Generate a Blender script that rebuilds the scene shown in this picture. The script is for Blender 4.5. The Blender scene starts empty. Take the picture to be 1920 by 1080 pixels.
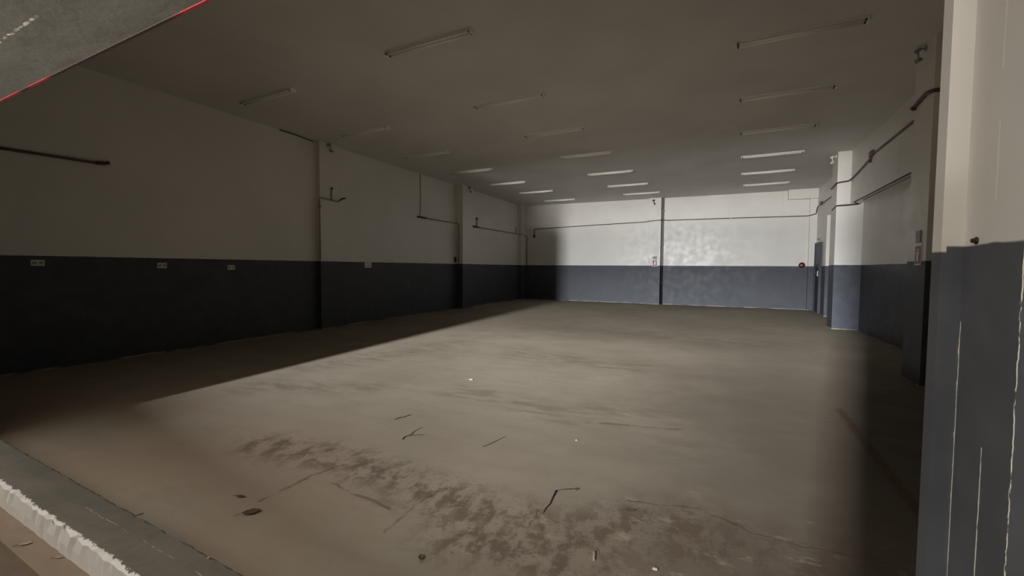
import bpy, bmesh, math, random
from mathutils import Vector, Matrix
random.seed(7)
S = bpy.context.scene
COL = S.collection
PI = math.pi

# ------------------------------------------------------------------ materials
class NT:
    def __init__(self, name, rough=0.6, spec=0.5):
        self.m = bpy.data.materials.new(name); self.m.use_nodes = True
        self.t = self.m.node_tree; self.t.nodes.clear()
        self.out = self.n('ShaderNodeOutputMaterial'); self.b = self.n('ShaderNodeBsdfPrincipled')
        self.t.links.new(self.b.outputs[0], self.out.inputs[0])
        self.set('Roughness', rough); self.set('Specular IOR Level', spec)
        self._pos = None
    def n(self, typ, **kw):
        nd = self.t.nodes.new(typ)
        for k, v in kw.items(): setattr(nd, k, v)
        return nd
    def put(self, sock, v):
        if hasattr(v, 'is_linked') or isinstance(v, bpy.types.NodeSocket): self.t.links.new(v, sock)
        elif isinstance(v, (tuple, list)) and len(v) == 3 and sock.type == 'RGBA': sock.default_value = (*v, 1)
        else: sock.default_value = v
    def set(self, k, v): self.put(self.b.inputs[k], v)
    def pos(self):
        if self._pos is None: self._pos = self.n('ShaderNodeNewGeometry').outputs['Position']
        return self._pos
    def math(self, op, a, b=0.0, c=None, clamp=False):
        nd = self.n('ShaderNodeMath', operation=op, use_clamp=clamp)
        self.put(nd.inputs[0], a); self.put(nd.inputs[1], b)
        if c is not None: self.put(nd.inputs[2], c)
        return nd.outputs[0]
    def vec(self, op, a, b=None, scale=None):
        nd = self.n('ShaderNodeVectorMath', operation=op)
        self.put(nd.inputs[0], a)
        if b is not None: self.put(nd.inputs[1], b)
        if scale is not None: self.put(nd.inputs['Scale'], scale)
        return nd.outputs['Value'] if op in ('DOT_PRODUCT', 'LENGTH', 'DISTANCE') else nd.outputs[0]
    def noise(self, scale, detail=4, rough=0.55, vec=None, stretch=None, dist=0.0, col=False):
        v = vec if vec is not None else self.pos()
        if stretch: v = self.vec('MULTIPLY', v, stretch)
        nd = self.n('ShaderNodeTexNoise')
        self.put(nd.inputs['Vector'], v); nd.inputs['Scale'].default_value = scale
        nd.inputs['Detail'].default_value = detail; nd.inputs['Roughness'].default_value = rough
        nd.inputs['Distortion'].default_value = dist
        return nd.outputs['Color' if col else 'Fac']
    def ramp(self, v, a, b, lo=0.0, hi=1.0):
        nd = self.n('ShaderNodeMapRange', clamp=True, interpolation_type='SMOOTHSTEP')
        self.put(nd.inputs['Value'], v)
        for k, x in zip(('From Min', 'From Max', 'To Min', 'To Max'), (a, b, lo, hi)): self.put(nd.inputs[k], x)
        return nd.outputs[0]
    def mix(self, f, a, b):
        nd = self.n('ShaderNodeMix', data_type='RGBA')
        self.put(nd.inputs['Factor'], f)
        self.put(nd.inputs[6], a); self.put(nd.inputs[7], b)
        return nd.outputs[2]
    def xyz(self):
        nd = self.n('ShaderNodeSeparateXYZ'); self.put(nd.inputs[0], self.pos()); return nd.outputs
    def bump(self, h, strength=0.3, dist=0.02):
        nd = self.n('ShaderNodeBump'); nd.inputs['Strength'].default_value = strength
        nd.inputs['Distance'].default_value = dist; self.put(nd.inputs['Height'], h)
        self.t.links.new(nd.outputs[0], self.b.inputs['Normal'])
    def seg(self, a, b, w0, w1, p):
        """1 on the segment a-b, fading to 0 between the distances w0 and w1"""
        a, b = Vector(a), Vector(b); ba = b - a
        pa = self.vec('SUBTRACT', p, tuple(a))
        h = self.math('DIVIDE', self.vec('DOT_PRODUCT', pa, tuple(ba)), ba.dot(ba), clamp=True)
        d = self.vec('LENGTH', self.vec('SUBTRACT', pa, self.vec('SCALE', tuple(ba), scale=h)))
        return self.ramp(d, w1, w0)
    def maxof(self, L):
        r = L[0]
        for x in L[1:]: r = self.math('MAXIMUM', r, x)
        return r

def plain(name, col, rough=0.5, metal=0.0, var=0.12, scale=30):
    t = NT(name, rough)
    f = t.noise(scale, 3)
    lo = tuple(c * (1 - var) for c in col); hi = tuple(min(1, c * (1 + var)) for c in col)
    t.set('Base Color', t.mix(f, lo, hi)); t.set('Metallic', metal)
    return t.m

CREAM, DADO = (0.68, 0.66, 0.615), (0.060, 0.066, 0.082)
def wall_paint(name, dado=1.62, step=None, rough=0.4, chips=(), gloss=0.5, lower=DADO, upper=CREAM):
    """cream paint over a slate grey dado, roller texture, a bare pale line at the foot of the wall"""
    t = NT(name, rough, gloss)
    x, y, z = t.xyz()
    big = t.noise(0.9, 4); mid = t.noise(5, 5); fine = t.noise(60, 2)
    cream = t.mix(t.ramp(big, .3, .7), tuple(c * .95 for c in upper), tuple(min(1, c * 1.03) for c in upper))
    streak = t.noise(3.0, 3, stretch=(1.6, 1.6, .25))
    cream = t.mix(t.ramp(streak, .58, .8, 0, .18), cream, (0.55, 0.52, 0.46))
    grey = t.mix(t.ramp(mid, .35, .7), tuple(c * .86 for c in lower), tuple(c * 1.14 for c in lower))
    grey = t.mix(t.ramp(t.noise(1.4, 5, .65), .56, .75, 0, .35), grey, (0.12, 0.124, 0.132))
    zz = t.math('ADD', z, t.math('MULTIPLY', t.math('SUBTRACT', t.noise(9, 2), .5), .012))
    lim = dado
    if step: lim = t.math('ADD', dado, t.math('MULTIPLY', t.math('GREATER_THAN', x, step[0]), step[1]))
    up = t.ramp(t.math('SUBTRACT', zz, lim), -.0025, .0025)
    c = t.mix(up, grey, cream)
    foot = t.math('MULTIPLY', t.ramp(zz, .028, .016), t.ramp(t.noise(1.7, 3), .42, .55))
    c = t.mix(foot, c, (0.30, 0.28, 0.235))
    if chips:
        wob = t.vec('ADD', t.pos(), t.vec('SCALE', t.vec('SUBTRACT', t.noise(40, 2, col=True), (.5, .5, .5)), scale=.004))
        c = t.mix(t.maxof([t.seg(a, b, w * .7, w, wob) for a, b, w in chips]), c, (0.88, 0.86, 0.78))
    t.set('Base Color', c)
    t.set('Roughness', t.math('ADD', t.ramp(mid, .3, .7, rough - .06, rough + .08), t.math('MULTIPLY', t.math('SUBTRACT', 1.0, up), .10)))
    t.set('Specular IOR Level', t.math('MULTIPLY', t.math('ADD', .55, t.math('MULTIPLY', up, .45)), gloss))
    h = t.math('ADD', t.math('MULTIPLY', mid, .6), t.math('MULTIPLY', fine, .06))
    h = t.math('ADD', h, t.math('MULTIPLY', t.noise(1.3, 3), 1.0))
    t.bump(h, .35, .02)
    return t.m

M = {}
M['wall'] = wall_paint('painted_plaster')
M['jamb'] = wall_paint('jamb_paint', 1.535, step=(.3805, .011), rough=.6, gloss=.3, lower=(.112, .118, .132), upper=(.77, .745, .69),
    chips=[((.406, 1.098, 1.405), (.406, 1.098, .2), .0022), ((.406, 1.003, 1.20), (.406, 1.003, .3), .0022),
           ((.406, 1.003, 1.745), (.406, 1.003, 1.62), .0026), ((.406, 1.003, 1.90), (.406, 1.003, 1.83), .003), ((.406, 1.003, 2.3), (.406, 1.003, 1.84), .003),
           ((.406, .9205, 1.6), (.406, .9205, .3), .0009)])
def ceiling_mat():
    t = NT('ceiling_paint', .8, .2)
    c = t.mix(t.ramp(t.noise(.7, 4), .3, .7), (.60, .58, .54), (.66, .64, .60))
    t.set('Base Color', c); t.bump(t.noise(3, 4), .2, .02); return t.m
M['ceiling'] = ceiling_mat()

def floor_mat():
    t = NT('dusty_concrete', .75, .3)
    P = t.pos(); x, y, z = t.xyz()
    flat = t.vec('MULTIPLY', P, (1, 1, 0))
    wob = t.vec('ADD', flat, t.vec('MULTIPLY', t.vec('SUBTRACT', t.noise(3.5, 4, .6, col=True), (.5, .5, .5)), (.34, .34, 0)))
    wob2 = t.vec('ADD', flat, t.vec('MULTIPLY', t.vec('SUBTRACT', t.noise(9, 4, .6, col=True), (.5, .5, .5)), (.10, .10, 0)))
    base = t.mix(t.ramp(t.noise(.45, 5, .6), .3, .7), (.235, .197, .148), (.30, .26, .20))
    base = t.mix(t.ramp(t.noise(2.2, 6, .65, stretch=(.6, 2.4, 1)), .45, .75, 0, .45), base, (.20, .165, .125))
    base = t.mix(t.ramp(t.noise(14, 4, .7), .5, .8, 0, .3), base, (.17, .14, .105))
    # reddish dust towards the kerb
    red = t.math('MULTIPLY', t.ramp(t.math('SUBTRACT', y, t.math('MULTIPLY', x, -.15)), 3.4, 1.4, 0, .55), t.ramp(t.noise(.8, 3), .3, .65))
    base = t.mix(red, base, (.275, .190, .138))
    # oily dirt plus soft shade painted into the colour, along the navy door side
    dirt_shade = t.math('MULTIPLY', t.ramp(t.math('ADD', x, t.math('MULTIPLY', t.math('SUBTRACT', t.noise(.7, 5, .6), .5), 1.6)), -1.7, .7), t.ramp(y, 11.5, 5.0))
    base = t.mix(t.math('MULTIPLY', dirt_shade, .9), base, (.088, .070, .050))
    # worn, damp looking drifts
    n1 = t.math('MAXIMUM', t.ramp(t.noise(5.0, 8, .72, stretch=(1.5, 1.0, 1), dist=.15), .44, .58), t.math('MULTIPLY', t.ramp(t.noise(19, 5, .7), .54, .64), .8))
    n2 = t.ramp(t.noise(3.0, 8, .72, stretch=(.7, 2.6, 1), dist=.2), .42, .60)
    b1 = t.maxof([t.seg(a, b, .04, w, wob) for a, b, w in [
        ((-3.45, 2.42, 0), (-2.6, 2.5, 0), .36), ((-2.6, 2.5, 0), (-1.6, 2.36, 0), .36), ((-1.6, 2.36, 0), (-.75, 2.28, 0), .42), ((-.75, 2.3, 0), (-.1, 2.75, 0), .5),
        ((-.1, 2.6, 0), (.7, 2.6, 0), .6), ((-1.3, 2.1, 0), (-.2, 2.0, 0), .4)]])
    b2 = t.maxof([t.seg(a, b, .05, w, wob) for a, b, w in [
        ((-2.8, 4.55, 0), (-1.1, 4.25, 0), .5), ((-3.3, 7.1, 0), (-1.1, 6.7, 0), .8), ((-5.5, 4.6, 0), (-4.6, 7.4, 0), .7), ((-.2, 3.85, 0), (.6, 3.4, 0), .6),
        ((-1.0, 4.6, 0), (1.0, 5.2, 0), .6), ((-4.2, 10.5, 0), (1.0, 10.0, 0), 1.2), ((-5.2, 3.6, 0), (-4.0, 4.1, 0), .5)]])
    base = t.mix(t.math('MULTIPLY', t.math('MULTIPLY', b1, n1), .8), base, (.100, .068, .048))
    base = t.mix(t.math('MULTIPLY', t.math('MULTIPLY', b2, n2), .55), base, (.125, .105, .08))
    dust = t.math('MULTIPLY', t.ramp(t.noise(5, 6, .7, stretch=(1, 2, 1)), .56, .72, 0, .7), t.ramp(b1, 0, .4))
    base = t.mix(dust, base, (.33, .275, .21))
    # cracks
    cr = t.maxof([t.seg(a, b, .003, w, wob2) for a, b, w in [
        ((-2.62, 1.80, 0), (-2.61, 2.21, 0), .022), ((-2.61, 2.21, 0), (-2.45, 2.72, 0), .016), ((-1.68, 1.9, 0), (-1.70, 2.25, 0), .02), ((-1.70, 2.25, 0), (-1.66, 2.5, 0), .016),
        ((-2.41, 2.18, 0), (-1.81, 2.10, 0), .018), ((.0, 2.9, 0), (.25, 2.80, 0), .014), ((.25, 2.80, 0), (.75, 2.8, 0), .014), ((-.98, 2.5, 0), (-.94, 2.1, 0), .014), ((-.5, 2.85, 0), (-.1, 2.95, 0), .014),
        ((-1.15, 4.15, 0), (-.3, 4.35, 0), .022)]])
    base = t.mix(t.math('MULTIPLY', t.math('MULTIPLY', cr, .6), t.ramp(t.noise(7, 4), .36, .56, .15, 1)), base, (.07, .05, .036))
    # worn brown line painted on the slab
    ln = t.math('MULTIPLY', t.seg((1.19, 5.75, 0), (1.13, 2.6, 0), .022, .05, wob2), t.ramp(t.noise(6, 4), .3, .5, .55, .95))
    base = t.mix(ln, base, (.085, .054, .033))
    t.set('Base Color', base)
    t.set('Roughness', t.ramp(t.noise(2, 4), .3, .7, .62, .85))
    hgt = t.math('SUBTRACT', t.math('MULTIPLY', t.noise(22, 5, .7), .25), t.math('ADD', t.math('MULTIPLY', t.math('MULTIPLY', b1, n1), .35), t.math('MULTIPLY', cr, .3)))
    t.bump(hgt, .3, .01)
    return t.m
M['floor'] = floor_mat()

def concrete(name, a, b, segs=(), segcol=(.6, .58, .52), white=None, rough=.85):
    t = NT(name, rough, .3)
    c = t.mix(t.ramp(t.noise(2.2, 6, .65, stretch=(.7, 2, 1)), .32, .68), a, b)
    c = t.mix(t.ramp(t.noise(24, 4, .6), .5, .8, 0, .2), c, tuple(v * .6 for v in a))
    if segs:
        wob = t.vec('ADD', t.pos(), t.vec('SCALE', t.vec('SUBTRACT', t.noise(12, 4, col=True), (.5, .5, .5)), scale=.03))
        brk = t.ramp(t.noise(6, 3), .38, .55)
        c = t.mix(t.math('MULTIPLY', t.maxof([t.seg(p, q, w * .6, w, wob) for p, q, w in segs]), brk), c, segcol)
    if white:
        c = t.mix(white(t), c, (.66, .64, .60))
    t.set('Base Color', c); t.bump(t.noise(14, 5, .6), .25, .008)
    return t.m
M['lintel'] = concrete('lintel_render', (.128, .118, .094), (.172, .162, .132), [((-4.4, 1.03, 2.665), (-2.95, .973, 2.665), .010), ((-2.95, .973, 2.665), (-2.2, .945, 2.665), .006)], (.8, .78, .72))
M['rust_red'] = (lambda t: (t.set('Base Color', t.mix(t.math('MULTIPLY', t.maxof([t.seg((-6, 1.4, 2.67), (-4.45, 1.34, 2.67), .05, .2, t.pos()), t.seg((-2.2, 1.245, 2.67), (.4, 1.14, 2.67), .05, .2, t.pos()), t.seg((-4.1, 1.32, 2.67), (-3.9, 1.31, 2.67), .0, .12, t.pos())]), t.ramp(t.noise(9, 3), .3, .5, .5, 1)), (.035, .018, .015), (.24, .024, .024))), t.m)[1])(NT('red_oxide_paint', .55))
def kerb_white(t):
    x, y, z = t.xyz()
    rag = t.math('MULTIPLY', t.math('SUBTRACT', t.noise(22, 5, .7), .45), .05)
    yl = t.math('ADD', y, t.math('MULTIPLY', x, .048))            # distance across the kerb
    f = t.ramp(t.math('ADD', yl, t.math('MULTIPLY', t.math('SUBTRACT', t.noise(17, 5, .75), .5), .07)), .889, .883)
    f = t.math('MULTIPLY', f, t.ramp(t.noise(28, 4, .7), .2, .33, .35, 1))
    return f
M['kerb'] = concrete('kerb_concrete', (.11, .098, .078), (.145, .13, .105), [((-3.3, 1.16, .15), (-2.0, 1.11, .15), .004)], (.30, .27, .22), kerb_white)
M['yard'] = concrete('yard_dirt', (.19, .14, .10), (.25, .19, .14))
M['yard_dark'] = concrete('yard_gutter', (.10, .072, .05), (.14, .10, .07))

M['white_metal'] = plain('white_enamel', (.85, .84, .80), .45)
M['tube_glass'] = plain('tube_glass', (.88, .87, .83), .3, var=.03)
M['grey_cap'] = plain('grey_plastic_cap', (.06, .057, .05), .5)
M['conduit_cream'] = plain('overpainted_conduit', (.27, .235, .18), .6, scale=8, var=.3)
M['conduit_red'] = plain('red_brown_pipe', (.085, .026, .022), .45, scale=8, var=.3)
M['black'] = plain('black_plastic', (.012, .012, .012), .45)
M['cable'] = plain('dark_cable', (.04, .034, .03), .6)
M['cable_pale'] = plain('pale_cable', (.35, .33, .29), .6)
M['plate'] = plain('pale_plastic_plate', (.62, .62, .58), .45)
M['plate_dark'] = plain('plate_insert', (.24, .24, .225), .5)
M['grey_plate'] = plain('grey_metal_plate', (.27, .28, .28), .5)
M['red'] = plain('sign_red', (.20, .02, .026), .45)
M['sign_white'] = plain('sign_white', (.78, .76, .74), .45)
M['bell'] = plain('bell_red', (.11, .012, .014), .35)
M['door'] = plain('navy_door_paint', (.007, .008, .026), .5, scale=5)
M['frame'] = plain('navy_frame_paint', (.012, .013, .03), .5)
M['chrome'] = plain('chrome', (.8, .8, .8), .22, 1.0, .03)
M['rust'] = plain('rusty_steel', (.06, .035, .022), .75, .3, .35, 60)
M['twig'] = plain('dry_twig', (.05, .034, .022), .85, 0, .4, 90)
M['leaf'] = plain('dry_leaf', (.075, .05, .03), .8, 0, .4, 60)
M['leaf_pale'] = plain('pale_dry_leaf', (.33, .26, .18), .8, 0, .3, 60)
M['scrap'] = plain('pale_scrap', (.33, .29, .23), .7, 0, .2, 60)
def downpipe_mat():
    t = NT('downpipe_paint', .5)
    x, y, z = t.xyz()
    t.set('Base Color', t.mix(t.ramp(z, 1.61, 1.63), (.014, .015, .02), t.mix(t.noise(4, 3), (.20, .195, .18), (.27, .26, .24))))
    return t.m
M['downpipe'] = downpipe_mat()

# ------------------------------------------------------------------ mesh helpers
def add_box(bm, lo, hi, bevel=0.0):
    lo, hi = Vector(lo), Vector(hi)
    vs = [bm.verts.new((x, y, z)) for z in (lo.z, hi.z) for y in (lo.y, hi.y) for x in (lo.x, hi.x)]
    fs = [bm.faces.new([vs[i] for i in q]) for q in ((0, 2, 3, 1), (4, 5, 7, 6), (0, 1, 5, 4), (2, 6, 7, 3), (0, 4, 6, 2), (1, 3, 7, 5))]
    if bevel:
        es = list({e for f in fs for e in f.edges})
        bmesh.ops.bevel(bm, geom=es, offset=bevel, segments=2, affect='EDGES', profile=.6)
def add_prism(bm, poly, z0, z1, axis='z'):
    def mk(p, h): return (p[0], p[1], h) if axis == 'z' else ((h, p[0], p[1]) if axis == 'x' else (p[0], h, p[1]))
    a = [bm.verts.new(mk(p, z0)) for p in poly]; b = [bm.verts.new(mk(p, z1)) for p in poly]
    n = len(poly)
    bm.faces.new(a[::-1]); bm.faces.new(b)
    for i in range(n): bm.faces.new((a[i], a[(i + 1) % n], b[(i + 1) % n], b[i]))
def fillet(pts, r):
    pts = [Vector(p) for p in pts]
    if r <= 0 or len(pts) < 3: return pts
    out = [pts[0]]
    for i in range(1, len(pts) - 1):
        a, b, c = pts[i - 1], pts[i], pts[i + 1]
        u, v = (a - b), (c - b)
        k = min(r, u.length * .45, v.length * .45)
        p, q = b + u.normalized() * k, b + v.normalized() * k
        for s in range(6):
            f = s / 5; out.append(p * (1 - f) ** 2 + b * 2 * f * (1 - f) + q * f * f)
    out.append(pts[-1]); return out
def add_tube(bm, pts, r, seg=10, bend=0.0, radii=None):
    pts = fillet(pts, bend)
    rings = []; nrm = None
    for i, p in enumerate(pts):
        tn = ((pts[i + 1] if i < len(pts) - 1 else p) - (pts[i - 1] if i else p)).normalized()
        if nrm is None: nrm = tn.orthogonal().normalized()
        nrm = (nrm - tn * nrm.dot(tn)); nrm = nrm.normalized() if nrm.length > 1e-6 else tn.orthogonal().normalized()
        bn = tn.cross(nrm)
        rr = radii[i] if radii and len(radii) == len(pts) else r
        rings.append([bm.verts.new(p + (nrm * math.cos(a) + bn * math.sin(a)) * rr) for a in (2 * PI * k / seg for k in range(seg))])
    for A, B in zip(rings, rings[1:]):
        for k in range(seg): bm.faces.new((A[k], A[(k + 1) % seg], B[(k + 1) % seg], B[k]))
    bm.faces.new(rings[0][::-1]); bm.faces.new(rings[-1])
def add_lathe(bm, prof, origin, axis, seg=20):
    """prof: (radius, height along axis)"""
    ax = Vector(axis).normalized(); u = ax.orthogonal().normalized(); v = ax.cross(u); o = Vector(origin)
    rings = [[bm.verts.new(o + ax * h + (u * math.cos(a) + v * math.sin(a)) * max(r, 1e-4)) for a in (2 * PI * k / seg for k in range(seg))] for r, h in prof]
    for A, B in zip(rings, rings[1:]):
        for k in range(seg): bm.faces.new((A[k], A[(k + 1) % seg], B[(k + 1) % seg], B[k]))
    bm.faces.new(rings[0][::-1]); bm.faces.new(rings[-1])
def obj(name, bm, mat, parent=None, smooth=False):
    bmesh.ops.recalc_face_normals(bm, faces=bm.faces[:])
    me = bpy.data.meshes.new(name); bm.to_mesh(me); bm.free()
    me.materials.append(mat)
    if smooth: me.shade_smooth() if False else [setattr(p, 'use_smooth', len(p.vertices) == 4) for p in me.polygons]
    o = bpy.data.objects.new(name, me); COL.objects.link(o)
    if parent is not None:
        o.parent = parent
        o.matrix_parent_inverse = Matrix.Translation(parent.location).inverted() if parent.type == 'EMPTY' and tuple(parent.rotation_euler) == (0, 0, 0) else Matrix.Identity(4)
    return o
def boxobj(name, lo, hi, mat, parent=None, bevel=0.0):
    bm = bmesh.new(); add_box(bm, lo, hi, bevel); return obj(name, bm, mat, parent)
def tubeobj(name, pts, r, mat, parent=None, bend=0.0, seg=10, radii=None):
    bm = bmesh.new(); add_tube(bm, pts, r, seg, bend, radii); return obj(name, bm, mat, parent, True)
def thing(name, label, cat, loc, group=None, rotz=0.0):
    o = bpy.data.objects.new(name, None); COL.objects.link(o)
    o.empty_display_size = .1; o.location = loc; o.rotation_euler = (0, 0, rotz)
    return tag(o, label, cat, group)
def tag(o, label, cat, group=None):
    o['label'] = label; o['category'] = cat
    if group: o['group'] = group
    return o
def struct(o): o['kind'] = 'structure'; return o

# ------------------------------------------------------------------ room shell
XL, XR, YB, H = -8.65, 3.10, 19.45, 4.43
T = .2
SL = -.048                                        # the shop-front line is a touch askew to the hall
def fy(x, y0): return y0 + SL * x                 # y of a line parallel to the shop front
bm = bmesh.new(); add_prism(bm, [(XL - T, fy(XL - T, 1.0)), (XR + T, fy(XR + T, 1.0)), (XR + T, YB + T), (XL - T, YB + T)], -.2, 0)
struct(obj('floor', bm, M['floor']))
struct(boxobj('ceiling', (XL - T, .7, H), (XR + T, YB + T, H + .2), M['ceiling']))
struct(boxobj('wall_left', (XL - T, 1.0, 0), (XL, YB + T, H), M['wall']))
struct(boxobj('wall_back', (XL, YB, 0), (XR, YB + T, H), M['wall']))
struct(boxobj('wall_right', (XR, .8, 0), (XR + T, YB + T, H), M['wall']))
# shop front: solid wall each side of the opening, lintel above, kerb below
bm = bmesh.new(); add_prism(bm, [(XL, fy(XL, .87)), (-5.6, fy(-5.6, .87)), (-5.6, fy(-5.6, 1.11)), (XL, fy(XL, 1.11))], 0, 2.667)
struct(obj('wall_front', bm, M['jamb']))
bm = bmesh.new(); add_prism(bm, [(.373, 1.1), (.405, 1.1), (.405, .92), (XR, .92), (XR, 1.14), (.373, 1.14)], 0, 2.667)
struct(obj('jamb', bm, M['jamb']))
bm = bmesh.new()
lin = lambda x, o: 1.155 - .041 * x + o
add_prism(bm, [(XL, lin(XL, -.62)), (XR, lin(XR, -.62)), (XR, lin(XR, 0)), (XL, lin(XL, 0))], 2.67, H)
lint = struct(obj('lintel', bm, M['lintel']))
bm = bmesh.new()
add_prism(bm, [(XL, lin(XL, -.012)), (XR, lin(XR, -.012)), (XR, lin(XR, .003)), (XL, lin(XL, .003))], 2.666, 2.70)
struct(obj('trim_1', bm, M['rust_red']))
# kerb: slightly uneven concrete sill
bm = bmesh.new()
N = 130; rows = []
for i in range(N + 1):
    x = -5.6 + (.4 + 5.6) * i / N
    j = lambda a: random.uniform(-a, a)
    prof = [(.87, -.05), (.868 + j(.004), .06), (.872 + j(.006), .135 + j(.006)), (.885 + j(.006), .15 + j(.003)), (1.0, .152 + j(.002)), (1.095 + j(.004), .15 + j(.003)), (1.11 + j(.004), .137 + j(.005)), (1.112 + j(.003), .03), (1.112, -.05)]
    rows.append([bm.verts.new((x, fy(x, y), z)) for y, z in prof])
for A, B in zip(rows, rows[1:]):
    for k in range(len(A) - 1): bm.faces.new((A[k], B[k], B[k + 1], A[k + 1]))
bm.faces.new(rows[0]); bm.faces.new(rows[-1][::-1])
struct(obj('kerb', bm, M['kerb']))
# ground outside
bm = bmesh.new(); add_prism(bm, [(-14, fy(-14, .755)), (8, fy(8, .755)), (8, fy(8, .95)), (-14, fy(-14, .95))], -.2, 0)
struct(obj('path', bm, M['yard']))
bm = bmesh.new(); add_prism(bm, [(-14, -22), (8, -22), (8, fy(8, .757)), (-14, fy(-14, .757))], -.25, -.012)
struct(obj('ground', bm, M['yard_dark']))
bm = bmesh.new(); py = lambda x, o: -1.4 - .2 * (x + 1.5) + o      # unseen parapet added across the yard to shade the kerb
add_prism(bm, [(-8, py(-8, -.25)), (4, py(4, -.25)), (4, py(4, 0)), (-8, py(-8, 0))], -.1, 1.35)
struct(obj('shade_wall', bm, M['yard']))
struct(boxobj('pillar', (-.70, -3.5, -.1), (-.08, -3.0, 4.5), M['yard']))  # unseen post added behind the camera to keep direct light off the jamb
# pilasters
def pillar(lo, hi): return struct(boxobj('pillar', lo, hi, M['wall'], None, .006))
pillar((XL - .02, 7.48, 0), (-8.52, 8.04, H)); pillar((XL - .02, 13.55, 0), (-8.37, 14.25, H)); pillar((XL - .02, 18.9, 0), (-8.47, YB + .02, H))
pillar((-2.80, 19.25, 0), (-2.31, YB + .02, H)); pillar((2.87, 19.33, 0), (XR + .02, YB + .02, 4.085))
pillar((2.55, 13.5, 0), (XR + .02, 14.1, H)); pillar((2.33, 7.3, 0), (XR + .02, 7.92, H))
pillar((2.985, 17.0, 0), (XR + .02, 17.25, 3.23))
for lo, hi in (((2.17, 19.2, 4.085), (XR, YB + .02, H)), ((2.83, 7.92, 3.14), (XR + .02, 13.5, H))):
    struct(boxobj('beam', lo, hi, M['wall'], None, .006))
# ------------------------------------------------------------------ door at the far end
d = struct(boxobj('door_1', (3.045, 18.32, .01), (3.085, 19.05, 2.38), M['door'], None, .004))
boxobj('door_panel', (3.035, 18.42, 1.35), (3.05, 18.95, 2.2), M['door'], d, .01)
boxobj('door_panel', (3.035, 18.42, .2), (3.05, 18.95, 1.15), M['door'], d, .01)
bm = bmesh.new()
for lo, hi in (((3.02, 18.24, 0), (3.12, 18.32, 2.45)), ((3.02, 19.05, 0), (3.12, 19.13, 2.45)), ((3.02, 18.32, 2.38), (3.12, 19.05, 2.45))): add_box(bm, lo, hi)
struct(obj('door_frame', bm, M['frame']))
hd = boxobj('door_handle', (3.015, 18.42, 1.26), (3.045, 18.52, 1.46), M['chrome'], d, .006)
bm = bmesh.new(); add_tube(bm, [(3.02, 18.47, 1.40), (2.96, 18.47, 1.40), (2.955, 18.60, 1.40)], .013, 10, .03); obj('lever', bm, M['chrome'], hd, True)
bm = bmesh.new(); add_lathe(bm, [(.03, 0), (.03, .02), (.022, .025)], (3.018, 18.47, 1.31), (-1, 0, 0), 16); obj('lock_cylinder', bm, M['chrome'], hd, True)

# ------------------------------------------------------------------ ceiling lights
def make_light():
    t = thing('ceiling_light', '', 'ceiling light', (0, 0, 0))
    L = .68
    bm = bmesh.new()
    add_prism(bm, [(-.05, H), (-.035, H - .022), (.035, H - .022), (.05, H)], -L, L, 'x')
    obj('housing', bm, M['white_metal'], t)
    for s in (-1, 1):
        bm = bmesh.new(); add_box(bm, (s * L - .01, -.055, H - .058), (s * L + .01, .055, H), .004)
        e = obj('lamp_holder', bm, M['white_metal'], t)
        for q in (-1, 1):
            bm = bmesh.new(); add_lathe(bm, [(.015, 0), (.015, .02)], (s * (L - .010), q * .036, H - .040), (-s, 0, 0), 10)
            obj('tube_cap', bm, M['grey_cap'], e)
    for q in (-1, 1):
        bm = bmesh.new(); add_tube(bm, [(-L + .03, q * .036, H - .040), (L - .03, q * .036, H - .040)], .013, 10); obj('tube', bm, M['tube_glass'], t, True)
    return t
proto = make_light()
def copy_thing(t):
    r = t.copy(); COL.objects.link(r)
    for ch in list(t.children):
        c = ch.copy(); COL.objects.link(c); c.parent = r
        for g in list(ch.children):
            e = g.copy(); COL.objects.link(e); e.parent = c
    return r
ORD = ['first from the shop front', 'second from the shop front', 'third from the shop front', 'fourth from the shop front', 'third from the back wall', 'second from the back wall', 'first from the back wall']
ROWS = [('row along the socket wall', [(-7.16, 5.19), (-7.05, 7.37), (-7.0, 9.53), (-6.9, 11.7), (-6.78, 13.9), (-6.52, 15.9), (-6.38, 18.2)]),
        ('middle ceiling row', [(-3.53, 4.84), (-3.45, 7.07), (-3.33, 9.09), (-3.22, 11.22), (-3.15, 13.62), (-3.04, 15.83), (-2.88, 17.78)]),
        ('row along the navy door wall', [(.78, 6.54), (.88, 8.65), (.97, 10.77), (1.08, 13.08), (1.17, 15.37), (1.30, 17.47)])]
for ri, (where, spots) in enumerate(ROWS):
    for i, (x, y) in enumerate(spots):
        o = proto if (ri == 0 and i == 0) else copy_thing(proto)
        o.location = (x, y, 0); o.rotation_euler = (0, 0, -.03)
        k = i if len(spots) == 7 else (i if i < 3 else i + 1)
        o['label'] = 'unlit batten light, %s, %s' % (ORD[k], where)
        o['group'] = 'fluorescent batten lights on the ceiling'

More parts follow.
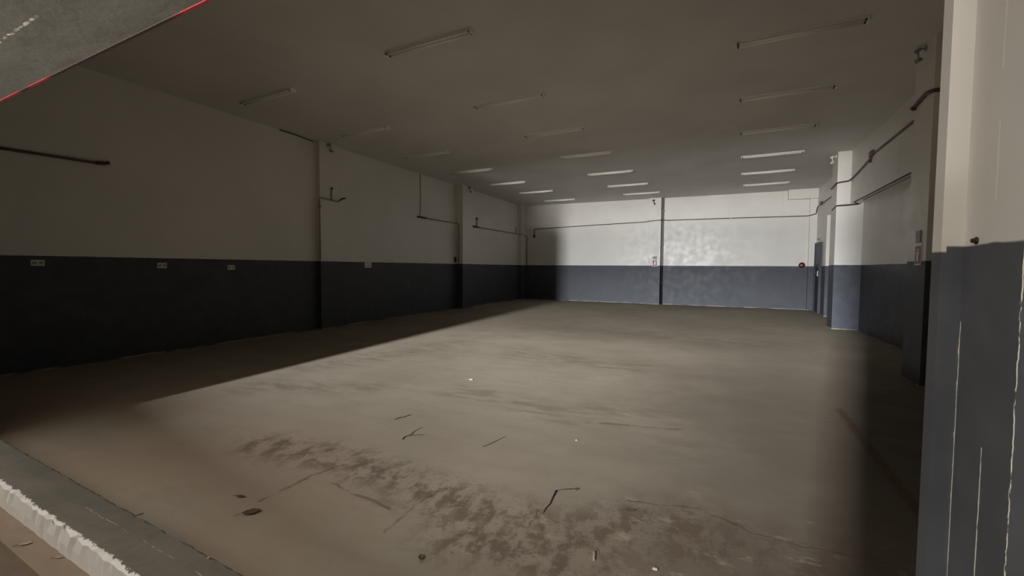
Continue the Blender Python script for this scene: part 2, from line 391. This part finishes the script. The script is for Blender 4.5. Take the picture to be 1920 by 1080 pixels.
# ------------------------------------------------------------------ twin-head emergency spots high on the pillars
def spot(name, label, base, out, mat, headmat):
    """wall bracket with a short arm and two small heads; out = direction away from the wall"""
    b = Vector(base); o = Vector(out); s = Vector((0, 0, 1)).cross(o)
    t = thing(name, label, 'spotlight', base, 'small bracket spotlights high on the pillars')
    bm = bmesh.new(); add_lathe(bm, [(.036, 0), (.036, .01), (.024, .016)], b, o, 14); obj('wall_plate', bm, mat, t, True)
    bm = bmesh.new(); add_tube(bm, [b + o * .015, b + o * .08, b + o * .08 + Vector((0, 0, -.09)), b + o * .06 + Vector((0, 0, -.14))], .010, 8, .04); obj('arm', bm, mat, t, True)
    for q, dz in ((-1, -.005), (1, -.145)):
        c = b + o * .075 + s * (.022 * q) + Vector((0, 0, dz))
        dr = (o * .8 + Vector((0, 0, -.5)) + s * .35 * q).normalized()
        bm = bmesh.new(); add_lathe(bm, [(.013, -.036), (.021, -.03), (.027, .022), (.031, .033), (.031, .037), (.024, .037), (.021, .025)], c, dr, 14); obj('lamp_head', bm, headmat, t, True)
spot('bracket_spotlight', 'small dull bracket spotlight at the ceiling on the pillar with the cable stub', (-8.52, 7.73, 4.38), (1, 0, 0), M['conduit_cream'], M['conduit_cream'])
spot('bracket_spotlight', 'small dull bracket spotlight at the ceiling on the second pillar of the socket wall', (-8.37, 13.95, 4.38), (1, 0, 0), M['conduit_cream'], M['conduit_cream'])
spot('bracket_spotlight', 'small black bracket spotlight at the top of the back wall pillar', (-2.60, 19.25, 4.33), (0, -1, 0), M['black'], M['black'])
spot('bracket_spotlight', 'small white bracket spotlight beside the top of the bright square pillar', (2.55, 13.72, 4.36), (-1, 0, 0), M['white_metal'], M['white_metal'])
spot('bracket_spotlight', 'small bracket spotlight in the dark atop the pillar beside the shop front jamb', (2.33, 7.6, 4.38), (-1, 0, 0), M['grey_plate'], M['grey_plate'])

# ------------------------------------------------------------------ conduits on the socket wall
def conduit(label, runs, r, mat, base, bend=.06, name='conduit', cat='conduit'):
    t = thing(name, label, cat, base)
    for nm, pts in runs: tubeobj(nm, pts, r, mat, t, bend)
    return t
w = XL + .025
t = conduit('thin conduit stub with a black cable end on the pillar nearer the camera', [('riser', [(-8.50, 7.455, 1.64), (-8.50, 7.455, 3.10), (-8.495, 7.52, 3.10), (-8.495, 8.0, 3.07), (-8.495, 8.05, 3.12)]), ('branch', [(-8.495, 7.80, 3.08), (-8.495, 7.80, 3.34)])], .016, M['conduit_cream'], (-8.50, 7.455, 1.64))
tubeobj('cable_end', [(-8.495, 8.05, 3.11), (-8.47, 8.09, 3.155), (-8.43, 8.17, 3.18)], .018, M['black'], t, .02)
tubeobj('cable_tip', [(-8.495, 7.80, 3.34), (-8.48, 7.82, 3.385)], .02, M['black'], t)
boxobj('clip', (-8.53, 7.43, 2.87), (-8.475, 7.48, 2.93), M['conduit_cream'], t, .005)
t = conduit('dark conduit run bending down beside the second pillar of the socket wall', [('run', [(w, 11.35, 3.065), (w, 13.5, 3.065), (-8.53, 13.525, 3.05), (-8.53, 13.525, 1.64)])], .016, M['conduit_cream'], (w, 11.35, 3.065))
tubeobj('sleeve', [(w, 11.30, 3.07), (w, 11.75, 3.066)], .028, M['cable'], t)
t = conduit('dark conduit run between the second pillar and the back corner', [('run', [(w, 14.75, 3.06), (w, 18.86, 3.06), (-8.445, 18.88, 3.05), (-8.445, 19.37, 3.0), (-8.42, 19.42, 2.95), (-8.42, 19.42, 1.64)]), ('branch', [(w, 15.0, 3.06), (w, 15.0, 3.38)]), ('branch', [(w, 18.6, 3.06), (w, 18.6, 3.36)])], .018, M['conduit_cream'], (w, 14.75, 3.06))
tubeobj('sleeve', [(w, 14.6, 3.065), (w, 15.15, 3.06)], .03, M['cable'], t)
boxobj('cap', (w - .02, 14.96, 3.37), (w + .025, 15.04, 3.42), M['cable'], t, .005)
t = conduit('reddish pipe ending in a capped stub on the darkest stretch of the socket wall', [('run', [(XL + .04, 1.35, 3.0), (XL + .04, 3.5, 3.045)])], .019, M['conduit_red'], (XL + .04, 1.35, 3.0))
tubeobj('cap', [(XL + .04, 3.42, 3.043), (XL + .04, 3.52, 3.055), (XL + .06, 3.58, 3.075)], .026, M['conduit_red'], t)
o = tubeobj('ceiling_cable', [(XL + .012, 6.55, H - .015), (XL + .012, 7.0, H - .02), (XL + .012, 7.42, H - .04)], .010, M['black']); tag(o, 'short black cable along the ceiling edge before the first pillar of the socket wall', 'cable')
o = tubeobj('wall_cable', [(XL + .012, 11.45, H - .02), (XL + .012, 11.46, 3.6), (XL + .012, 11.44, 3.12)], .009, M['conduit_cream']); tag(o, 'thin painted cable dropping from the ceiling to the conduit sleeve by the second pillar', 'cable')
t = thing('switch_box', 'small dark red switch box just above the grey dado beside the second pillar', 'switch', (-8.63, 13.5, 1.74))
boxobj('box', (XL, 13.42, 1.68), (XL + .05, 13.50, 1.86), M['conduit_red'], t, .006); boxobj('rocker', (XL + .05, 13.44, 1.74), (XL + .06, 13.48, 1.80), M['black'], t, .003)

# wall outlets on the dado
def outlet(y, z, wd, ht, label, dirty=False):
    t = thing('wall_outlet', label, 'socket', (XL, y, z), 'pale outlets along the dado of the long wall')
    boxobj('face_plate', (XL - .006, y - wd / 2, z - ht / 2), (XL + .02, y + wd / 2, z + ht / 2), M['plate'], t, .005)
    for s in (-1, 1): boxobj('socket_insert', (XL + .018, y + s * wd * .24 - .022, z - .022), (XL + .024, y + s * wd * .24 + .022, z + .022), M['plate_dark'], t, .003)
outlet(2.75, 1.52, .14, .085, 'pale double outlet on the dado, in the darkest end of the long wall')
outlet(4.27, 1.495, .14, .09, 'pale double outlet on the dado, middle of the three before the first pillar')
outlet(5.45, 1.465, .14, .09, 'pale double outlet on the dado, last one before the first pillar')
t = thing('wall_notice', 'pale plate overlapping the top edge of the dado just past the first pillar', 'plate', (XL, 9.14, 1.55))
boxobj('board', (XL - .006, 9.02, 1.47), (XL + .018, 9.27, 1.64), M['plate'], t, .004); boxobj('slot', (XL + .016, 9.10, 1.52), (XL + .021, 9.24, 1.535), M['plate_dark'], t); boxobj('slot', (XL + .016, 9.07, 1.575), (XL + .021, 9.15, 1.59), M['plate_dark'], t)

# ------------------------------------------------------------------ back wall things
t = thing('downpipe', 'dark drainpipe running floor to ceiling beside the back wall pillar', 'pipe', (-2.245, 19.37, 0))
tubeobj('pipe', [(-2.255, 19.40, .0), (-2.255, 19.40, H)], .042, M['downpipe'], t, 0, 16)
for z in (.9, 2.5, 3.9):
    bm = bmesh.new(); add_lathe(bm, [(.047, -.02), (.047, .02)], (-2.255, 19.40, z), (0, 0, 1), 16); add_box(bm, (-2.30, 19.38, z - .02), (-2.19, 19.452, z + .02)); obj('pipe_bracket', bm, M['downpipe'], t)
yb = YB - .02
t = thing('fire_cable', 'long dark red cable across the back wall, its end hanging at the dark corner', 'cable', (-8.05, yb, 3.0))
tubeobj('run', [(-8.05, yb, 3.05), (-8.05, yb, 3.31), (-7.9, yb, 3.325), (-5.5, yb, 3.40), (-2.85, yb, 3.47), (-2.80, 19.23, 3.475), (-2.30, 19.23, 3.50), (-2.17, 19.29, 3.50), (-2.10, yb, 3.50), (.5, yb, 3.49), (2.83, yb, 3.47), (2.89, 19.31, 3.475), (3.06, 19.31, 3.52), (3.07, 19.25, 3.72), (3.08, 19.05, 3.78), (3.08, 17.4, 3.80), (3.08, 14.15, 3.86)], .017, M['conduit_red'], t, .05)
bm = bmesh.new(); add_lathe(bm, [(.03, -.06), (.045, -.05), (.045, .05), (.03, .06)], (-8.05, yb - .02, 2.98), (.5, -.3, -.8), 12); obj('plug', bm, M['black'], t, True)
boxobj('junction_box', (3.03, 18.45, 3.74), (3.1, 18.62, 3.86), M['conduit_red'], t, .008)
boxobj('clip', (.25, yb - .015, 3.475), (.30, yb + .02, 3.505), M['sign_white'], t, .003)
def fire_sign(label, c, u, o):
    """grey plate above a white board with a red extinguisher panel; u = along the wall, o = out of it"""
    c, u, o = Vector(c), Vector(u), Vector(o)
    def bx(name, a0, a1, z0, z1, d0, d1, mat, par):
        p, q = c + u * a0 + o * d0, c + u * a1 + o * d1
        lo = (min(p.x, q.x), min(p.y, q.y), c.z + z0); hi = (max(p.x, q.x), max(p.y, q.y), c.z + z1)
        return boxobj(name, lo, hi, mat, par)
    t = thing('fire_sign', label, 'sign', c)
    bd = bx('board', -.10, .10, -.14, .14, -.002, .010, M['sign_white'], t)
    rp = bx('red_panel', -.085, .085, -.125, .105, .010, .013, M['red'], t)
    bm = bmesh.new()                               # white extinguisher pictogram
    def piece(a0, a1, z0, z1):
        p, q = c + u * a0 + o * .013, c + u * a1 + o * .015
        add_box(bm, (min(p.x, q.x), min(p.y, q.y), c.z + z0), (max(p.x, q.x), max(p.y, q.y), c.z + z1))
    piece(-.03, .03, -.09, .03); piece(-.012, .012, .03, .055); piece(-.012, .045, .055, .07); piece(.04, .05, -.02, .06)
    obj('pictogram', bm, M['sign_white'], rp)
    return t
def grey_plate(label, c, u, o, wd, ht):
    c, u, o = Vector(c), Vector(u), Vector(o)
    t = thing('wall_plate', label, 'plate', c)
    p, q = c - u * wd / 2 - o * .002, c + u * wd / 2 + o * .015
    boxobj('plate', (min(p.x, q.x), min(p.y, q.y), c.z - ht / 2), (max(p.x, q.x), max(p.y, q.y), c.z + ht / 2), M['grey_plate'], t, .003)
    bm = bmesh.new()
    for s in (-1, 1): add_lathe(bm, [(.008, 0), (.008, .004)], c + o * .014 + u * s * wd * .4, o, 8)
    obj('screw', bm, M['plate_dark'], t)
fire_sign('red and white fire sign at the dado edge of the back wall pillar', (-2.52, 19.25, 1.735), (1, 0, 0), (0, -1, 0))
grey_plate('small grey plate above the fire sign on the back wall pillar', (-2.52, 19.25, 1.95), (1, 0, 0), (0, -1, 0), .17, .12)
fire_sign('red and white fire sign low on the pillar beside the shop front jamb', (2.33, 7.52, 1.71), (0, -1, 0), (-1, 0, 0))
grey_plate('small grey plate above the fire sign on the pillar beside the shop front jamb', (2.33, 7.53, 1.94), (0, -1, 0), (-1, 0, 0), .15, .16)
t = thing('alarm_bell', 'round dark red alarm bell at the dado edge near the navy door', 'alarm', (2.69, YB, 1.66))
bm = bmesh.new(); add_lathe(bm, [(.05, -.01), (.05, .03)], (2.69, YB, 1.66), (0, -1, 0), 20); obj('base', bm, M['bell'], t, True)
bm = bmesh.new(); add_lathe(bm, [(.105, .025), (.105, .04), (.095, .06), (.06, .078), (.015, .083)], (2.69, YB, 1.66), (0, -1, 0), 24); obj('gong', bm, M['bell'], t, True)
bm = bmesh.new(); add_lathe(bm, [(.014, .08), (.014, .09)], (2.69, YB, 1.66), (0, -1, 0), 10); obj('dome_nut', bm, M['chrome'], t, True)
t = thing('door_sensor', 'small grey sensor box on the wall above the navy door', 'sensor', (XR, 18.66, 2.58))
boxobj('box', (3.05, 18.60, 2.53), (3.105, 18.72, 2.64), M['grey_plate'], t, .006); bm = bmesh.new(); add_lathe(bm, [(.025, 0), (.018, .02)], (3.05, 18.66, 2.57), (-1, 0, 0), 12); obj('lens', bm, M['black'], t, True)

# ------------------------------------------------------------------ cables on the wall with the navy door
xb = 2.83 - .018
t = thing('fire_cable', 'dark red cable sagging along the high beam between the two big pillars', 'cable', (2.53, 13.48, 3.65))
tubeobj('run', [(2.532, 14.05, 3.60), (2.53, 13.6, 3.63), (2.54, 13.478, 3.655), (2.79, 13.478, 3.69), (xb, 13.3, 3.72), (xb, 12.5, 3.80), (xb, 11.95, 3.87), (xb, 11.75, 3.93), (xb, 9.8, 3.965), (xb, 8.0, 3.98)], .02, M['conduit_red'], t, .05)
boxobj('junction_box', (xb - .03, 11.70, 3.90), (2.835, 11.92, 4.02), M['conduit_red'], t, .01)
tubeobj('branch', [(xb, 11.83, 3.92), (xb, 11.9, 3.80)], .028, M['conduit_red'], t)
t = thing('fire_cable', 'dark red cable wrapped round the pillar beside the shop front jamb', 'cable', (2.31, 7.85, 3.72))
tubeobj('run', [(2.312, 7.90, 3.70), (2.31, 7.75, 3.73), (2.31, 7.45, 3.76), (2.33, 7.282, 3.73), (2.55, 7.28, 3.74), (3.05, 7.28, 3.745)], .026, M['conduit_red'], t, .06)
bm = bmesh.new(); add_lathe(bm, [(.034, -.03), (.034, .03)], (2.312, 7.87, 3.705), (0, 1, .15), 12); obj('cap', bm, M['conduit_red'], t, True)
t = thing('wall_cable', 'pair of thin dark cables under the high beam ending on the bright square pillar', 'cable', (2.53, 13.48, 3.1))
tubeobj('strand', [(2.535, 13.9, 3.03), (2.53, 13.6, 3.06), (2.54, 13.485, 3.085), (2.8, 13.485, 3.09), (3.02, 13.485, 3.11), (2.90, 13.40, 3.135), (2.845, 13.2, 3.13), (2.838, 11.0, 3.135), (2.835, 7.93, 3.14)], .0125, M['cable'], t, .04)
tubeobj('strand', [(2.54, 13.488, 3.10), (2.8, 13.488, 3.115), (3.05, 13.488, 3.12)], .008, M['cable'], t, .04)
tubeobj('strand', [(2.95, 12.9, 3.127), (2.94, 10.5, 3.125), (2.93, 7.93, 3.127)], .009, M['cable_pale'], t)

# ------------------------------------------------------------------ bolt on the jamb
t = thing('anchor_bolt', 'rusty anchor bolt just above the grey paint on the shop front jamb', 'bolt', (.405, 1.055, 1.553))
bm = bmesh.new(); add_lathe(bm, [(.0065, 0), (.0065, .002), (.0035, .0025), (.003, .008)], (.405, 1.055, 1.553), (-1, 0, 0), 10); obj('washer', bm, M['rust'], t, True)
bm = bmesh.new(); add_lathe(bm, [(.0042, .002), (.0042, .007)], (.405, 1.055, 1.553), (-1, 0, 0), 6); obj('nut', bm, M['rust'], t)

# ------------------------------------------------------------------ litter
def twig(label, pts, r=.004, mat='twig', fork=None):
    P = [Vector((x, y, z)) for x, y, z in pts]
    n = len(P); bm = bmesh.new()
    add_tube(bm, P, r, 6, 0, [r * (1 - .6 * i / max(1, n - 1)) for i in range(n)])
    o = obj('twig', bm, M[mat], None, True)
    if fork:
        bm = bmesh.new(); add_tube(bm, [Vector(p) for p in fork], r * .6, 6); obj('side_twig', bm, M[mat], o, True)
    return tag(o, label, 'twig')
def jag(a, b, n, amp, z=.005):
    out = []
    for i in range(n):
        f = i / (n - 1); out.append((a[0] + (b[0] - a[0]) * f + random.uniform(-amp, amp), a[1] + (b[1] - a[1]) * f + random.uniform(-amp, amp), z))
    return out
twig('short dark twig lying alone on the clear floor beyond the stained patch', jag((-2.86, 3.37), (-2.81, 3.56), 5, .012, .005), .0055)
twig('forked twig on the floor just nearer than the short dark twig', jag((-2.47, 3.0), (-2.49, 3.32), 6, .012, .004), .0035, fork=[(-2.47, 3.08, .006), (-2.42, 3.12, .012), (-2.36, 3.13, .02)])
twig('thin pale-lit twig on bare floor past the cracks', jag((-1.76, 3.17), (-1.70, 3.46), 5, .01, .004), .003)
twig('long thin dark twig beside a dark lump at the edge of the stained patch', jag((-.97, 2.76), (-.94, 2.46), 6, .01, .005), .005, fork=[(-.972, 2.75, .006), (-.92, 2.79, .008), (-.87, 2.82, .008)])
def leaf(label, x, y, ln, wd, rot, mat='leaf', z=.002, curl=.35, name='dry_leaf', cat='leaf'):
    bm = bmesh.new(); n = 8; rows = []
    for i in range(n + 1):
        f = i / n; ww = wd * math.sin(PI * (f * .96 + .02)) ** .8 / 2 * random.uniform(.75, 1.15)
        zz = curl * ln * (f - .5) ** 2 + .002
        rows.append([(ln * (f - .5), -ww, zz + ww * curl * random.uniform(.5, 1)), (ln * (f - .5), 0, zz), (ln * (f - .5), ww, zz + ww * curl * random.uniform(.5, 1))])
    th = .0018
    top = [[bm.verts.new((a, b, c + th)) for a, b, c in r] for r in rows]; bot = [[bm.verts.new((a, b, c)) for a, b, c in r] for r in rows]
    for i in range(n):
        for k in range(2):
            bm.faces.new((top[i][k], top[i + 1][k], top[i + 1][k + 1], top[i][k + 1])); bm.faces.new((bot[i][k], bot[i][k + 1], bot[i + 1][k + 1], bot[i + 1][k]))
        for k in (0, 2): bm.faces.new((top[i][k], bot[i][k], bot[i + 1][k], top[i + 1][k]))
    for i in (0, n):
        for k in range(2): bm.faces.new((top[i][k], top[i][k + 1], bot[i][k + 1], bot[i][k]))
    o = obj(name, bm, M[mat]); o.location = (x, y, z); o.rotation_euler = (0, 0, rot)
    if name == 'dry_leaf':
        bm = bmesh.new(); add_tube(bm, [(-ln * .5, 0, curl * ln * .25 + .003), (-ln * .72, .004, .006), (-ln * .9, .0, .003)], .0012, 5); s = obj('stalk', bm, M['twig'])
        s.parent = o
    return tag(o, label, cat)
leaf('dark curled leaf on the shaded floor behind the kerb, the larger of two', -2.54, 1.69, .10, .055, .9)
leaf('small dark leaf on the floor behind the kerb, beyond the larger curled one', -2.78, 1.78, .06, .03, .3)
leaf('dark leaf fragment on the grey top of the kerb', -2.80, 1.245, .035, .016, 1.2, z=.151)
leaf('dark leaf on the reddish floor at the bottom edge near the stains', -1.36, 1.80, .045, .03, 2.2)
leaf('dark lump of leaf at the end of the long thin twig', -.85, 2.83, .035, .028, .4)
leaf('curled dark leaf on the floor of the stained patch farthest along it', -.47, 2.72, .06, .03, .2)
leaf('pale dry leaf lying on the dirt outside the kerb', -3.33, .968, .055, .022, .9, 'leaf_pale', .0)
leaf('pale leaf sliver at the foot of the white kerb face', -3.02, .995, .04, .012, .7, 'leaf_pale', .0)
def scrap(label, x, y, sx, sy, sz, rot, z=0.0, mat='scrap'):
    bm = bmesh.new(); add_box(bm, (-sx / 2, -sy / 2, 0), (sx / 2, sy / 2, sz), min(sx, sy, sz) * .2)
    for v in bm.verts: v.co += Vector((random.uniform(-.15, .15) * sx, random.uniform(-.15, .15) * sy, (random.uniform(-.1, .3) * sz if v.co.z > sz * .4 else 0)))
    o = obj('plaster_chip', bm, M[mat]); o.location = (x, y, z); o.rotation_euler = (0, 0, rot); return tag(o, label, 'debris')
scrap('tiny bright chip far out on the open floor', -2.98, 5.04, .045, .02, .01, .3)
scrap('tiny pale chip on the bare floor past the stained patch', -1.10, 3.66, .018, .014, .008, .8)
scrap('upright pale sliver in the middle of the stained patch', -.56, 2.20, .009, .06, .009, .25)
scrap('small pale chip beside the dark lumps at the bottom edge', -.26, 2.24, .022, .013, .009, .1)
scrap('tiny white chip on the inner edge of the kerb top', -2.10, 1.19, .010, .008, .006, .4, .151)

# ------------------------------------------------------------------ light: daylight from a doorway far behind the camera, dim shaded yard all round
def area(name, loc, size, energy, col, target):
    L = bpy.data.lights.new(name, 'AREA'); L.shape = 'RECTANGLE'; L.size, L.size_y = size; L.energy = energy; L.color = col
    o = bpy.data.objects.new(name, L); COL.objects.link(o); o.location = loc
    o.rotation_euler = (Vector(target) - Vector(loc)).to_track_quat('-Z', 'Y').to_euler(); return o
# a tall narrow gap of open sky between the buildings across the yard, and the sunlit strip of ground in front of it
for nm, z, h, e in (('sky_gap_low', 2.0, 4.0, 11800), ('sky_gap_middle', 5.5, 3.0, 21000), ('sky_gap_high', 8.5, 3.0, 13000)):
    area(nm, (-4.4, -20, z), (.9, h), e, (.97, .985, 1.0), (-4.4, 0, z))
g = area('sunlit_ground', (-3.9, -16.75, .0), (.9, 6.6), 34000, (1.0, .98, .95), (-3.9, -16.75, 5))
g.rotation_euler = (PI, 0, -.19)                 # faces up; the strip runs from the gap towards the shop front
# overcast sky over the yard, brighter towards the zenith
Wd = bpy.data.worlds.new('overcast_sky'); S.world = Wd; Wd.use_nodes = True
wt = Wd.node_tree; bg = wt.nodes['Background']
tc = wt.nodes.new('ShaderNodeTexCoord'); sx = wt.nodes.new('ShaderNodeSeparateXYZ'); mr = wt.nodes.new('ShaderNodeMapRange')
wt.links.new(tc.outputs['Generated'], sx.inputs[0]); wt.links.new(sx.outputs['Z'], mr.inputs['Value'])
mr.interpolation_type = 'SMOOTHSTEP'
for k, v in (('From Min', .2), ('From Max', .7), ('To Min', .3), ('To Max', 1.85)): mr.inputs[k].default_value = v
mx = wt.nodes.new('ShaderNodeMapRange'); wt.links.new(sx.outputs['X'], mx.inputs['Value'])      # sky weighted to the left, added to brighten the jamb's side face
for k, v in (('From Min', -.9), ('From Max', .7), ('To Min', 1.75), ('To Max', .35)): mx.inputs[k].default_value = v
mm = wt.nodes.new('ShaderNodeMath'); mm.operation = 'MULTIPLY'
wt.links.new(mr.outputs[0], mm.inputs[0]); wt.links.new(mx.outputs[0], mm.inputs[1])
wt.links.new(mm.outputs[0], bg.inputs[1]); bg.inputs[0].default_value = (1.0, .95, .87, 1)

# ------------------------------------------------------------------ camera
def cam():
    yaw, pitch, roll = map(math.radians, (25.328, -2.651, .389))
    fw = Vector((-math.sin(yaw) * math.cos(pitch), math.cos(yaw) * math.cos(pitch), math.sin(pitch)))
    r = Vector((math.cos(yaw), math.sin(yaw), 0)); u = r.cross(fw)
    r2 = r * math.cos(roll) + u * math.sin(roll); u2 = -r * math.sin(roll) + u * math.cos(roll)
    m = Matrix((r2, u2, -fw)).transposed().to_4x4(); m.translation = (0, 0, 1.5)
    c = bpy.data.cameras.new('camera'); c.sensor_width = 36; c.lens = 828.35 / 1920 * 36; c.clip_start = .05; c.clip_end = 200
    o = bpy.data.objects.new('camera', c); COL.objects.link(o); o.matrix_world = m
    return o
S.camera = cam()
S.view_settings.view_transform = 'Standard'; S.view_settings.look = 'None'
S.view_settings.gamma = 1; S.view_settings.use_curve_mapping = False; S.view_settings.exposure = 0.0
S.cycles.max_bounces = 10; S.cycles.diffuse_bounces = 8; S.cycles.glossy_bounces = 4
S.cycles.sample_clamp_indirect = 4
